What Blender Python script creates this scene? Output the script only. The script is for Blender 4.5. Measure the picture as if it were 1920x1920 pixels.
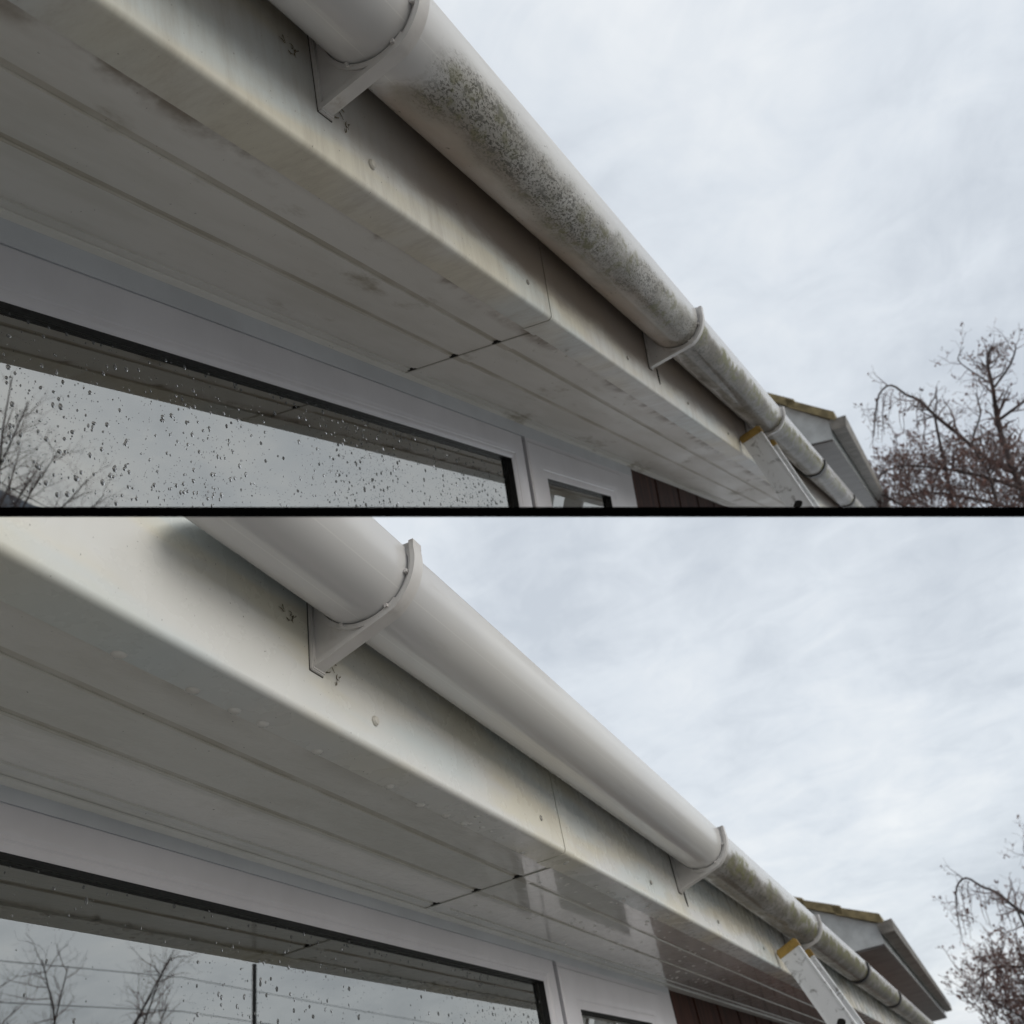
import bpy, bmesh, math, random
from mathutils import Vector, Matrix, noise
random.seed(7)
for o in list(bpy.data.objects): bpy.data.objects.remove(o)
SC = bpy.context.scene
C = SC.collection
R = math.radians

# ---------------------------------------------------------------- camera
# directions of each eave (along, up, outwards) seen from the camera (x right, y up, z forward)
FRAMES = {
    'upper': (Vector((.4300, -.0774, .8995)), Vector((-.1552, .9752, .1580)), Vector((.8894, .2076, -.4073))),
    'lower': (Vector((.4281, -.4980, .7542)), Vector((-.1748, .7731, .6097)), Vector((.8867, .3928, -.2440))),
}
CAM = Vector((0, 0, 1.9))
FPX = 1650.0
_V, _U, _S = FRAMES['lower']                       # the lower eave stands upright in the world: X outwards, Y along, Z up
c2w = lambda d: Vector((d.dot(_S), d.dot(_V), d.dot(_U)))
right, up, fwd = c2w(Vector((1, 0, 0))), c2w(Vector((0, 1, 0))), c2w(Vector((0, 0, 1)))
cd = bpy.data.cameras.new('camera'); cam = bpy.data.objects.new('camera', cd); C.objects.link(cam)
back = -fwd.normalized(); rx = right.normalized(); uy = back.cross(rx)
cam.matrix_world = Matrix(((rx.x, uy.x, back.x, CAM.x), (rx.y, uy.y, back.y, CAM.y), (rx.z, uy.z, back.z, CAM.z), (0, 0, 0, 1)))
cd.sensor_width = 36; cd.lens = FPX / 1920 * 36; cd.clip_start = .02; cd.clip_end = 2000
cd.dof.use_dof = True; cd.dof.focus_distance = .95; cd.dof.aperture_fstop = 10.0
SC.camera = cam

# ---------------------------------------------------------------- sky, sun, exposure
SKY_OFF = ((5, 2, 0), (4, 4, 0), (3, 1, 0))
SUN_EL, SUN_AZ = 17, -6                              # azimuth from +X towards +Y
W = bpy.data.worlds.new('World'); SC.world = W; W.use_nodes = True
nt = W.node_tree; nt.nodes.clear()
def wn(t, **k):
    n = nt.nodes.new(t)
    for a, v in k.items(): setattr(n, a, v)
    return n
L = nt.links.new
out = wn('ShaderNodeOutputWorld'); mixs = wn('ShaderNodeMixShader')
sky = wn('ShaderNodeTexSky', sky_type='NISHITA', sun_disc=False, sun_elevation=R(SUN_EL), sun_rotation=R(90 - SUN_AZ), air_density=1.2, dust_density=2.5)
b1 = wn('ShaderNodeBackground'); b1.inputs[1].default_value = .08; L(sky.outputs[0], b1.inputs[0])
b2 = wn('ShaderNodeBackground'); b2.inputs[1].default_value = 1.0
tc = wn('ShaderNodeTexCoord'); sep = wn('ShaderNodeSeparateXYZ'); L(tc.outputs['Generated'], sep.inputs[0])
def wm(op, a, b=None):
    n = wn('ShaderNodeMath', operation=op)
    for i, v in enumerate((a, b)):
        if v is None: continue
        if isinstance(v, (int, float)): n.inputs[i].default_value = v
        else: L(v, n.inputs[i])
    return n.outputs[0]
zz = wm('ADD', wm('MAXIMUM', sep.outputs[2], 0), .22)
cmb = wn('ShaderNodeCombineXYZ'); L(wm('DIVIDE', sep.outputs[0], zz), cmb.inputs[0]); L(wm('DIVIDE', sep.outputs[1], zz), cmb.inputs[1])
def wnoise(scale, det, rough, off, dist=0, sc=(1, 1, 1)):
    mp = wn('ShaderNodeMapping'); mp.inputs[1].default_value = off; mp.inputs[3].default_value = sc; L(cmb.outputs[0], mp.inputs[0])
    n = wn('ShaderNodeTexNoise'); n.inputs['Scale'].default_value = scale; n.inputs['Detail'].default_value = det
    n.inputs['Roughness'].default_value = rough; n.inputs['Distortion'].default_value = dist; L(mp.outputs[0], n.inputs[0]); return n.outputs['Fac']
big = wnoise(.8, 3, .5, SKY_OFF[0])
mid = wnoise(2.4, 6, .6, SKY_OFF[1], .5, (1, .6, 1))
fine = wnoise(10, 5, .6, SKY_OFF[2], .8, (.8, 1.1, 1))
cl = wm('ADD', wm('ADD', wm('MULTIPLY', big, .48), wm('MULTIPLY', mid, .34)), wm('MULTIPLY', fine, .15))
cr = wn('ShaderNodeValToRGB'); L(cl, cr.inputs[0])
e = cr.color_ramp.elements
e[0].position = .39; e[0].color = (.42, .455, .50, 1)
e[1].position = .61; e[1].color = (.655, .67, .68, 1)
m_ = cr.color_ramp.elements.new(.48); m_.color = (.52, .555, .595, 1)
L(cr.outputs[0], b2.inputs[0])
mixs.inputs[0].default_value = .88                   # thin breaks in an almost closed cloud deck
L(b1.outputs[0], mixs.inputs[1]); L(b2.outputs[0], mixs.inputs[2]); L(mixs.outputs[0], out.inputs[0])
sd = bpy.data.lights.new('sun', 'SUN'); sun = bpy.data.objects.new('sun', sd); C.objects.link(sun)
sd.energy = .9; sd.angle = R(48); sd.color = (1, .95, .86)
sv = Vector((math.cos(R(SUN_EL)) * math.cos(R(SUN_AZ)), math.cos(R(SUN_EL)) * math.sin(R(SUN_AZ)), math.sin(R(SUN_EL))))
sun.rotation_euler = sv.to_track_quat('Z', 'Y').to_euler(); sun.location = (5, 0, 8)
vs = SC.view_settings; vs.view_transform = 'Standard'; vs.look = 'None'; vs.exposure = .62; vs.gamma = 1
SC.cycles.max_bounces = 6; SC.cycles.diffuse_bounces = 3; SC.cycles.glossy_bounces = 3; SC.cycles.transmission_bounces = 5; SC.cycles.transparent_max_bounces = 10; SC.cycles.caustics_refractive = False
SC.cycles.use_denoising = True; W.cycles.sampling_method = 'MANUAL'; W.cycles.sample_map_resolution = 256

# ---------------------------------------------------------------- material helper
class Mat:
    def __init__(s, name, color=(.5, .5, .5), rough=.5, **kw):
        s.m = bpy.data.materials.new(name); s.m.use_nodes = True; s.t = s.m.node_tree
        s.b = s.t.nodes['Principled BSDF']; s.set('Base Color', color); s.set('Roughness', rough)
        for k, v in kw.items(): s.set(k.replace('_', ' '), v)
        s._uv = s._ob = None
    def set(s, k, v):
        i = s.b.inputs[k]
        if hasattr(v, 'links') or hasattr(v, 'is_linked'): s.t.links.new(v, i)
        else: i.default_value = (*v, 1) if isinstance(v, tuple) and len(v) == 3 and i.type == 'RGBA' else v
    def n(s, t, **k):
        x = s.t.nodes.new(t)
        for a, v in k.items(): setattr(x, a, v)
        return x
    def ln(s, a, b): s.t.links.new(a, b)
    @property
    def ob(s):
        if not s._ob: s._ob = s.n('ShaderNodeTexCoord').outputs['Object']
        return s._ob
    @property
    def uv(s):
        if not s._uv:
            q = s.n('ShaderNodeSeparateXYZ'); s.ln(s.n('ShaderNodeTexCoord').outputs['UV'], q.inputs[0]); s._uv = q.outputs
        return s._uv
    def noise(s, scale, det=4, rough=.55, stretch=(1, 1, 1), off=(0, 0, 0), dist=0, src=None):
        mp = s.n('ShaderNodeMapping'); mp.inputs[3].default_value = stretch; mp.inputs[1].default_value = off; s.ln(src or s.ob, mp.inputs[0])
        x = s.n('ShaderNodeTexNoise'); x.inputs['Scale'].default_value = scale; x.inputs['Detail'].default_value = det
        x.inputs['Roughness'].default_value = rough; x.inputs['Distortion'].default_value = dist; s.ln(mp.outputs[0], x.inputs[0]); return x.outputs['Fac']
    def math(s, op, a, b=None, c=None):
        x = s.n('ShaderNodeMath', operation=op)
        for i, v in enumerate((a, b, c)):
            if v is None: continue
            if isinstance(v, (int, float)): x.inputs[i].default_value = v
            else: s.ln(v, x.inputs[i])
        return x.outputs[0]
    def step(s, v, lo, hi, a=0., b=1.):                 # smooth 0-1 between lo and hi
        x = s.n('ShaderNodeMapRange', interpolation_type='SMOOTHSTEP'); s.ln(v, x.inputs[0])
        for i, q in enumerate((lo, hi, a, b)): x.inputs[i + 1].default_value = q
        return x.outputs[0]
    def band(s, v, a, b, c, d): return s.math('MULTIPLY', s.step(v, a, b), s.step(v, c, d, 1., 0.))
    def mul(s, *f):
        r = f[0]
        for q in f[1:]: r = s.math('MULTIPLY', r, q)
        return r
    def mix(s, f, a, b):
        x = s.n('ShaderNodeMix', data_type='RGBA')
        for i, v in ((0, f), (6, a), (7, b)):
            if isinstance(v, (int, float)): x.inputs[i].default_value = v
            elif isinstance(v, tuple): x.inputs[i].default_value = (*v, 1)
            else: s.ln(v, x.inputs[i])
        return x.outputs[2]
    def bump(s, h, strength=.2, dist=.001):
        x = s.n('ShaderNodeBump'); x.inputs['Strength'].default_value = strength; x.inputs['Distance'].default_value = dist
        s.ln(h, x.inputs['Height']); s.ln(x.outputs[0], s.b.inputs['Normal'])

def plain(name, col, rough=.5, var=.12, scale=8, bump=0, bscale=60, **kw):
    m = Mat(name, col, rough, **kw)
    d = tuple(c * (1 - var) for c in col); l = tuple(min(1, c * (1 + var)) for c in col)
    m.set('Base Color', m.mix(m.step(m.noise(scale, 6, .6), .35, .65), d, l))
    if bump: m.bump(m.noise(bscale, 4, .6), bump, .002)
    return m.m

# ---------------------------------------------------------------- geometry helpers (panel coordinates: s outwards, t along, u up)
class Panel: pass
def make_panel(nm):
    V, U, S = FRAMES[nm]; p = Panel(); p.nm = nm
    cols = [c2w(S).normalized(), c2w(V).normalized(), None]
    cols[1] = (cols[1] - cols[0] * cols[1].dot(cols[0])).normalized(); cols[2] = cols[0].cross(cols[1])
    p.F = Matrix([[cols[j][i] for j in range(3)] + [CAM[i]] for i in range(3)] + [[0, 0, 0, 1]])
    row = 957 if nm == 'upper' else 962
    nrm = uy - fwd.normalized() * ((960 - row) / FPX)
    p.cut = (p.F.to_3x3().transposed() @ nrm).normalized() * (1 if nm == 'upper' else -1)
    return p
PAN = {k: make_panel(k) for k in FRAMES}

def tag(o, label=None, cat=None, group=None, kind=None):
    for k, v in (('label', label), ('category', cat), ('group', group), ('kind', kind)):
        if v: o[k] = v
    return o
def thing(name, label, cat, p=None, base=(0, 0, 0), group=None):
    o = bpy.data.objects.new(name, None); C.objects.link(o); o.empty_display_size = .1
    o.matrix_world = (p.F if p else Matrix()) @ Matrix.Translation(base); o['base'] = list(base)
    return tag(o, label, cat, group)
def finish(bm, name, mat, parent=None, p=None, cut=True, smooth=35, fill=False, label=None, kind=None):
    if cut and p:
        g = bm.verts[:] + bm.edges[:] + bm.faces[:]
        r = bmesh.ops.bisect_plane(bm, geom=g, dist=1e-6, plane_co=(0, 0, 0), plane_no=p.cut, clear_inner=True)
        if fill:
            ed = [x for x in r['geom_cut'] if isinstance(x, bmesh.types.BMEdge)]
            if ed: bmesh.ops.holes_fill(bm, edges=ed, sides=0)
    if not bm.faces: bm.free(); return None
    if smooth:
        for f in bm.faces: f.smooth = True
        for x in bm.edges:
            if len(x.link_faces) == 2 and x.calc_face_angle(0) > R(smooth): x.smooth = False
    me = bpy.data.meshes.new(name); bm.to_mesh(me); bm.free()
    me.materials.append(mat)
    o = bpy.data.objects.new(name, me); C.objects.link(o)
    if parent is not None:
        o.parent = parent
        top = parent
        while top.parent: top = top.parent
        if parent is top: o.location = -Vector(top['base'])
    elif p: o.matrix_world = p.F.copy()
    if label: o['label'] = label
    if kind: o['kind'] = kind
    return o
def ext(bm, prof, t0, t1, closed=True, n=1, caps=True):
    """extrude a cross-section of (s,u) points along t; uv = (t, place along the profile)"""
    uvl = bm.loops.layers.uv.verify()
    rings = []
    for i in range(n + 1):
        t = t0 + (t1 - t0) * i / n
        rings.append([bm.verts.new((s, t, u)) for s, u in prof])
    m = len(prof); w = [0.]
    for i in range(1, m + 1): w.append(w[-1] + math.dist(prof[i - 1], prof[i % m]))
    for i in range(n):
        ta, tb = t0 + (t1 - t0) * i / n, t0 + (t1 - t0) * (i + 1) / n
        for j in range(m if closed else m - 1):
            k = (j + 1) % m
            f = bm.faces.new((rings[i][j], rings[i][k], rings[i + 1][k], rings[i + 1][j]))
            for lp, q in zip(f.loops, ((ta, w[j]), (ta, w[j + 1]), (tb, w[j + 1]), (tb, w[j]))): lp[uvl].uv = q
    if closed and caps:
        bm.faces.new(rings[0][::-1]); bm.faces.new(rings[-1])
    return bm
def box(bm, a, b):
    (x0, y0, z0), (x1, y1, z1) = a, b
    v = [bm.verts.new(q) for q in ((x0, y0, z0), (x1, y0, z0), (x1, y1, z0), (x0, y1, z0), (x0, y0, z1), (x1, y0, z1), (x1, y1, z1), (x0, y1, z1))]
    for f in ((3, 2, 1, 0), (4, 5, 6, 7), (0, 1, 5, 4), (1, 2, 6, 5), (2, 3, 7, 6), (3, 0, 4, 7)): bm.faces.new([v[i] for i in f])
    return bm
def prism(bm, poly, axis, a, b):
    """extrude a polygon; axis 't' takes (s,u) points, axis 's' takes (t,u) points"""
    mk = (lambda q, h: (q[0], h, q[1])) if axis == 't' else (lambda q, h: (h, q[0], q[1]))
    A = [bm.verts.new(mk(q, a)) for q in poly]; B = [bm.verts.new(mk(q, b)) for q in poly]; n = len(poly)
    bm.faces.new(A[::-1]); bm.faces.new(B)
    for i in range(n): bm.faces.new((A[i], A[(i + 1) % n], B[(i + 1) % n], B[i]))
    return bm
def norm(bm): bmesh.ops.recalc_face_normals(bm, faces=bm.faces[:]); return bm
def tube(bm, pts, radii, sides=5):
    prev = None; ref = Vector((.31, .87, .38))
    for i, p in enumerate(pts):
        d = (pts[min(i + 1, len(pts) - 1)] - pts[max(i - 1, 0)]); d.normalize()
        a = d.cross(ref); a.normalize(); b = d.cross(a)
        ring = [bm.verts.new(p + (a * math.cos(k * 2 * math.pi / sides) + b * math.sin(k * 2 * math.pi / sides)) * radii[i]) for k in range(sides)]
        if prev:
            for k in range(sides): bm.faces.new((prev[k], prev[(k + 1) % sides], ring[(k + 1) % sides], ring[k]))
        prev = ring
def arc(cx, cy, r, a0, a1, n): return [(cx + r * math.cos(R(a0 + (a1 - a0) * i / n)), cy + r * math.sin(R(a0 + (a1 - a0) * i / n))) for i in range(n + 1)]
def B(): return bmesh.new()

# ---------------------------------------------------------------- measures of the two eaves (metres, camera at 0)
MS = {
 'upper': dict(h=.500, sf=-.441, sc=-.3748, uc=.6350, Rg=.0542, ret=-.489, gr=(-.552, -.633, -.716), inn=-.7435, head=.472, gask=.4125,
      tj=1.237, ts=1.268, br=(.668, 1.795, 2.93), un=(4.22, 5.9), scr=(.755, 1.159, 1.637, 2.112, 2.585, 3.06), slot=1.86,
      wj=(1.693, 1.752, 1.766, 1.869, 2.317, 2.43, 2.545), far=9.5, lad=(2.75, 3.03)),
 'lower': dict(h=.402, sf=-.4595, sc=-.3929, uc=.5403, Rg=.0546, ret=-.507, gr=(-.565, -.640, -.717), inn=-.7500, head=.386, gask=.342,
      tj=1.308, ts=1.360, br=(.662, 1.968, 3.22), un=(4.55, 6.0), scr=(.778, 1.230, 1.759, 2.279, 2.789, 3.30), slot=2.011,
      wj=(1.852, 1.905, 1.920, 2.020, 2.52, 2.62, 2.74), far=9.5, lad=(2.95, 3.20)),
}

# ---------------------------------------------------------------- materials of the eaves
def mat_fascia(nm, M):
    m = Mat('fascia_' + nm, rough=.3)
    sx = m.n('ShaderNodeSeparateXYZ'); m.ln(m.ob, sx.inputs[0]); t, u = sx.outputs[1], sx.outputs[2]
    a = m.noise(3.2, 3, .5, (1, 1, 5)); b = m.noise(2.0, 3, .5, (1, 1, 6), (3, 5, 1))
    col = m.mix(m.step(a, .40, .62), (.78, .785, .765), (.79, .76, .65))              # patchy yellow tint
    col = m.mix(m.mul(m.step(b, .48, .66), .8), col, (.70, .77, .79))               # patchy bluish tint
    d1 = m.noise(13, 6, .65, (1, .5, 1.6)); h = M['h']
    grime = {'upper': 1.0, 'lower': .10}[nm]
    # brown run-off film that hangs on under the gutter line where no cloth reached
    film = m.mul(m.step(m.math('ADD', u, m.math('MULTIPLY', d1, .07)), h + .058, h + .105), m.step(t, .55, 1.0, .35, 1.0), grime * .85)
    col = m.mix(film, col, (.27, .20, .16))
    sp = m.step(m.noise(330, 2, .5), .735, .77); col = m.mix(m.mul(sp, .75), col, (.06, .05, .04))
    streak = m.mul(m.step(m.noise(14, 6, .75, (1, 3, .5)), .36, .86), .5 * grime); col = m.mix(streak, col, (.36, .31, .24))
    m.set('Base Color', col); m.set('Roughness', m.step(m.noise(20, 4), .3, .7, *((.20, .36) if nm == 'lower' else (.38, .46)))); m.set('Specular IOR Level', .5 if nm == 'lower' else .3); m.bump(m.noise(4, 1, .5), .05, .004)
    return m.m
def mat_soffit(nm, M):
    m = Mat('soffit_' + nm, rough=.2)
    sx = m.n('ShaderNodeSeparateXYZ'); m.ln(m.ob, sx.inputs[0]); s = sx.outputs[0]
    st = m.noise(5, 5, .6, (3, .7, 1)); col = m.mix(m.step(st, .38, .66), (.83, .82, .79), (.75, .74, .70))
    dirt = {'upper': .8, 'lower': .15}[nm]
    pat = m.mul(m.step(m.noise(7, 6, .65, (1.4, .6, 1), (4, 1, 0)), .57, .72), dirt); col = m.mix(pat, col, (.33, .29, .21))
    gr = m.mul(m.band(s, M['ret'] - .03, M['ret'] - .004, M['ret'] + .006, M['ret'] + .02), m.step(m.noise(11, 5, .6, (1, .8, 1)), .45, .62), dirt); col = m.mix(gr, col, (.25, .20, .15))
    for gx in M['gr'][:2]: col = m.mix(m.mul(m.band(s, gx - .0062, gx - .0050, gx + .0046, gx + .0058), m.step(m.noise(14, 4, .6, (1, .5, 1), (7, 1, 0)), .3, .6, .3, .7)), col, (.50, .46, .38))
    sp = m.step(m.noise(210, 2, .5, (1, 1, 1)), .75, .78); col = m.mix(m.mul(sp, .7), col, (.07, .06, .05))
    m.set('Base Color', col)
    if nm == 'upper':
        m.set('Roughness', m.step(m.noise(6, 4, .6, (1, .6, 1), (2, 2, 0)), .35, .62, .40, .52)); m.set('Specular IOR Level', .2)
        m.bump(m.math('ADD', m.noise(22, 3, .5, (1, .4, 1)), m.math('MULTIPLY', m.noise(120, 3), .25)), .10, .003)
    else:
        m.set('Roughness', m.step(m.noise(6, 4, .6, (1, .6, 1), (2, 2, 0)), .35, .62, .05, .20))
        rip = m.math('ADD', m.noise(26, 4, .55, (1, .5, 1), dist=.8), m.math('MULTIPLY', m.noise(70, 3, .6, (1.6, .5, 1)), .35))
        m.bump(rip, .55, .004)
    m.set('Coat Weight', .9 if nm == 'lower' else .0); m.set('Coat Roughness', .05)
    return m.m
def mat_gutter(nm, M):
    """plastic with algae; uv.y runs round the profile from the outer rim, so the dirt keeps its own place on the pipe"""
    m = Mat('gutter_' + nm, rough=.32, Coat_Weight=.25, Coat_Roughness=.12)
    t, w = m.uv[0], m.uv[1]
    q = M['Rg'] * math.pi / 180                       # metres of profile per degree
    lip = .030
    ang = m.math('DIVIDE', m.math('SUBTRACT', w, lip), q)
    base = m.mix(m.step(m.noise(4, 3, .5, (1, .5, 1)), .4, .65), (.66, .66, .665), (.72, .715, .70))
    # two thin mould lines along the pipe
    ln = m.math('ADD', m.band(ang, 38.5, 39.2, 39.8, 40.6), m.band(ang, 94.8, 95.4, 96.2, 96.8)); col = m.mix(m.mul(ln, .35), base, (.86, .86, .84))
    wob = m.math('MULTIPLY', m.math('SUBTRACT', m.noise(9, 5, .65, (1, .6, 1)), .5), 70); a2 = m.math('ADD', ang, wob)
    t2 = m.math('ADD', t, m.math('MULTIPLY', m.math('SUBTRACT', m.noise(14, 5, .6, (1, 1, 1), (5, 0, 0)), .5), .16))
    b1, b2, b3 = M['br']
    zoneA = m.band(t2, b1 + .04, b1 + .12, b2 + .03, b2 + .05) if nm == 'upper' else m.band(t, 99, 100, 101, 102)
    # lower edge of the first dirty stretch: beige film
    film = m.mul(m.step(a2, 54, 84), zoneA, m.step(m.noise(7, 5, .6, (1, .5, 1), (2, 7, 1)), .30, .62, .35, .9)); col = m.mix(film, col, (.43, .36, .295))
    patch = m.step(m.noise(8, 5, .62, (1, .55, 1), (8, 1, 1)), .30, .54, .34, 1.)
    grey = m.mul(m.band(a2, 6, 34, 84, 118), zoneA, m.step(m.noise(13, 6, .68, (1, .45, 1), (1, 3, 2)), .30, .64, .2, .78)); col = m.mix(grey, col, (.285, .27, .235))
    sn = m.noise(330, 5, .74, (1, .55, 1), (0, 2, 1), .25); sn2 = m.noise(85, 4, .65, (1, .4, 1), (6, 2, 3), .4)
    speck = m.mul(m.math('MAXIMUM', m.step(sn, .48, .58), m.mul(m.step(sn2, .55, .63), .8)), m.band(a2, 8, 34, 68, 104), zoneA, patch)
    col = m.mix(m.mul(speck, .86), col, (.055, .054, .038))
    grn = m.mul(m.step(m.noise(55, 5, .65, (1, .6, 1), (3, 3, 9)), .46, .64), m.band(a2, 4, 24, 70, 100), zoneA, m.step(m.noise(7, 3, .5, (1, .7, 1), (2, 8, 2)), .40, .58)); col = m.mix(m.mul(grn, .75), col, (.17, .17, .065))
    fleck = m.mul(m.step(m.noise(160, 3, .6, (1, .5, 1), (9, 2, 4)), .66, .70), zoneA, m.band(ang, 4, 14, 120, 150)); col = m.mix(m.mul(fleck, .7), col, (.09, .08, .06))
    # the stretch beyond the second bracket was never washed in either view
    zoneB = m.step(t, b2 + .02, b2 + .03)
    g2 = m.mul(zoneB, m.band(a2, 12, 34, 105, 130), m.step(m.noise(11, 5, .6, (1, .5, 1), (6, 1, 3)), .3, .6, .55, .95)); col = m.mix(g2, col, (.15, .13, .095))
    k2 = m.mul(zoneB, m.step(m.noise(120, 5, .65, (1, .6, 1), (4, 4, 1)), .50, .62), m.band(a2, 20, 40, 95, 120)); col = m.mix(m.mul(k2, .65), col, (.06, .055, .045))
    gr2 = m.mul(zoneB, m.step(m.noise(45, 5, .65, (1, .7, 1), (1, 6, 2)), .40, .58), m.band(a2, 2, 20, 42, 66), m.step(m.noise(5, 3, .5, (1, 1, 1), (2, 2, 7)), .36, .52)); col = m.mix(m.mul(gr2, .9), col, (.165, .165, .045))
    wm_ = m.mul(m.step(m.noise(34, 5, .7, (1, .12, 1), (3, 9, 4)), .56, .74), .30); col = m.mix(wm_, col, (.45, .43, .40))
    m.set('Base Color', col)
    dm = m.math('MAXIMUM', speck, m.math('MAXIMUM', grn, m.math('MAXIMUM', k2, gr2)))
    m.set('Roughness', m.step(m.math('MAXIMUM', m.math('MAXIMUM', grey, film), m.math('MAXIMUM', dm, g2)), 0, .7, .24, .8))
    m.bump(m.math('ADD', dm, m.math('MULTIPLY', m.noise(5, 2, .5), .6)), .35, .0012)
    return m.m
def mat_bracket(nm):
    m = Mat('bracket_' + nm, rough=.34)
    col = m.mix(m.step(m.noise(16, 5, .6), .35, .7), (.62, .60, .59), (.70, .685, .67))
    sp = m.step(m.noise(120, 3, .55), .70, .74); col = m.mix(m.mul(sp, .7), col, (.07, .06, .05))
    d = m.mul(m.step(m.noise(28, 5, .65, off=(3, 1, 2)), .55, .72), .55 if nm == 'upper' else .25); col = m.mix(d, col, (.32, .27, .21))
    m.set('Base Color', col); m.bump(m.noise(40, 3), .06, .001); return m.m
MT = {}
for k in MS:
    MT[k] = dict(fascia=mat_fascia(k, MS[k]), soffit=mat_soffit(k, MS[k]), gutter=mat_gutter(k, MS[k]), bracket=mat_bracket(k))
M_frame = plain('window_plastic', (.66, .65, .69), .28, .05, 5, .05, 12)
M_strip = plain('cloaking_trim', (.60, .62, .66), .3, .06, 6)
M_black = plain('black_rubber', (.012, .012, .014), .45, .2)
M_gap = plain('dirty_gap', (.10, .09, .08), .9, .2)
M_hole = plain('dark_cavity', (.01, .009, .008), .9, .1)
M_scrap = plain('web_scraps', (.17, .14, .085), .9, .3, 200)
M_screw = plain('screw_cap', (.60, .58, .53), .35, .1, 90)
M_rust = plain('screw_metal', (.30, .29, .27), .4, .25, 150, Metallic=.6)
M_spacer = plain('pane_spacer', (.30, .29, .26), .4, .1)
M_alu = Mat('aluminium', rough=.4, Metallic=.15)
_c = M_alu.mix(M_alu.mul(M_alu.step(M_alu.noise(24, 6, .65, (1, .5, 1), dist=1.5), .55, .68), .8), (.82, .83, .84), (.22, .21, .20)); M_alu.set('Base Color', _c)
M_alu.set('Roughness', M_alu.step(M_alu.noise(60, 3, .6, (1, 1, .15)), .3, .7, .32, .5)); M_alu = M_alu.m
M_yellow = plain('yellow_plastic', (.34, .22, .055), .45, .25, 30)
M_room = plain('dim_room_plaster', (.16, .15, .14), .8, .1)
M_bar = plain('black_steel', (.002, .002, .002), .9, .2, Specular_IOR_Level=0.0)
M_tile = plain('lichened_tile', (.27, .22, .12), .85, .3, 14, .5, 60)
M_roof = plain('roof_tile', (.16, .12, .10), .85, .3, 6, .5, 40)
M_white = plain('white_barge_board', (.60, .63, .64), .4, .12, 9)
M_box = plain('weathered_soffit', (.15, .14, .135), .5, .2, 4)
M_oldgut = plain('old_grey_gutter', (.22, .205, .185), .6, .3, 9)
m = Mat('brown_cladding', rough=.7, Specular_IOR_Level=.2)
m.set('Base Color', m.mix(m.step(m.noise(9, 6, .65, (1, 4, .4)), .35, .65), (.032, .012, .008), (.07, .027, .018))); m.bump(m.noise(30, 4, .6, (1, 4, .3)), .3, .002); M_brown = m.m
m = Mat('brick', rough=.85); m.set('Base Color', m.mix(m.step(m.noise(6, 6), .3, .7), (.24, .11, .075), (.34, .17, .12))); M_brick = m.m
m = Mat('pane_glass'); tn = m.t; gl = m.n('ShaderNodeBsdfGlossy'); gl.inputs['Roughness'].default_value = .004; gl.inputs['Color'].default_value = (.98, .98, .94, 1)
tr = m.n('ShaderNodeBsdfTransparent'); tr.inputs[0].default_value = (.80, .84, .83, 1); fr = m.n('ShaderNodeFresnel'); fr.inputs[0].default_value = 4.6
mx = m.n('ShaderNodeMixShader'); m.ln(fr.outputs[0], mx.inputs[0]); m.ln(tr.outputs[0], mx.inputs[1]); m.ln(gl.outputs[0], mx.inputs[2])
m.ln(mx.outputs[0], tn.nodes['Material Output'].inputs[0]); M_glass = m.m
M_water = Mat('rain_water', (.26, .27, .28), .14, Transmission_Weight=.6, IOR=1.33, Specular_IOR_Level=.35).m
M_bead = Mat('clinging_water', (.75, .75, .72), .03, Transmission_Weight=.85, IOR=1.33).m
m = Mat('bark', rough=.85); m.set('Base Color', m.mix(m.step(m.noise(9, 5), .3, .7), (.055, .045, .045), (.11, .085, .08))); M_bark = m.m
m = Mat('twig', rough=.8); m.set('Base Color', m.mix(m.step(m.noise(3, 4), .35, .65), (.12, .088, .088), (.20, .135, .12))); M_twig = m.m
M_bud = plain('dry_buds', (.20, .11, .09), .8, .35, 4)
m = Mat('grass_and_paving', rough=.9); m.set('Base Color', m.mix(m.step(m.noise(.6, 6, .6), .45, .55), (.19, .19, .17), (.27, .265, .25))); m.bump(m.noise(30, 5), .5, .03); M_ground = m.m

# ---------------------------------------------------------------- the ground
bm = B(); n = 24
gv = [[bm.verts.new(((i / n - .5) * 600, (j / n - .5) * 600, 0)) for j in range(n + 1)] for i in range(n + 1)]
for i in range(n):
    for j in range(n): bm.faces.new((gv[i][j], gv[i + 1][j], gv[i + 1][j + 1], gv[i][j + 1]))
tag(finish(bm, 'ground', M_ground, smooth=0), kind='structure')

# ---------------------------------------------------------------- the bar between the two eaves
bm = B()
z0, z1 = .51, .56                                    # front edge, back edge
hb = 9.4 / FPX * z0
plan = [(-1.2, -z0), (1.2, -z0), (1.2, -z1), (-1.2, -z1)]
lo_ = [bm.verts.new((x, -hb, z)) for x, z in plan]; hi_ = [bm.verts.new((x, hb, z)) for x, z in plan]
bm.faces.new(lo_); bm.faces.new(hi_[::-1])
for i in range(len(plan)): bm.faces.new((lo_[i], lo_[(i + 1) % len(plan)], hi_[(i + 1) % len(plan)], hi_[i]))
norm(bm)
bar = finish(bm, 'divider_bar', M_bar, smooth=0)
bar.matrix_world = cam.matrix_world.copy()
tag(bar, 'thin black bar running level right across between the two eaves', 'bar')

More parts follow.
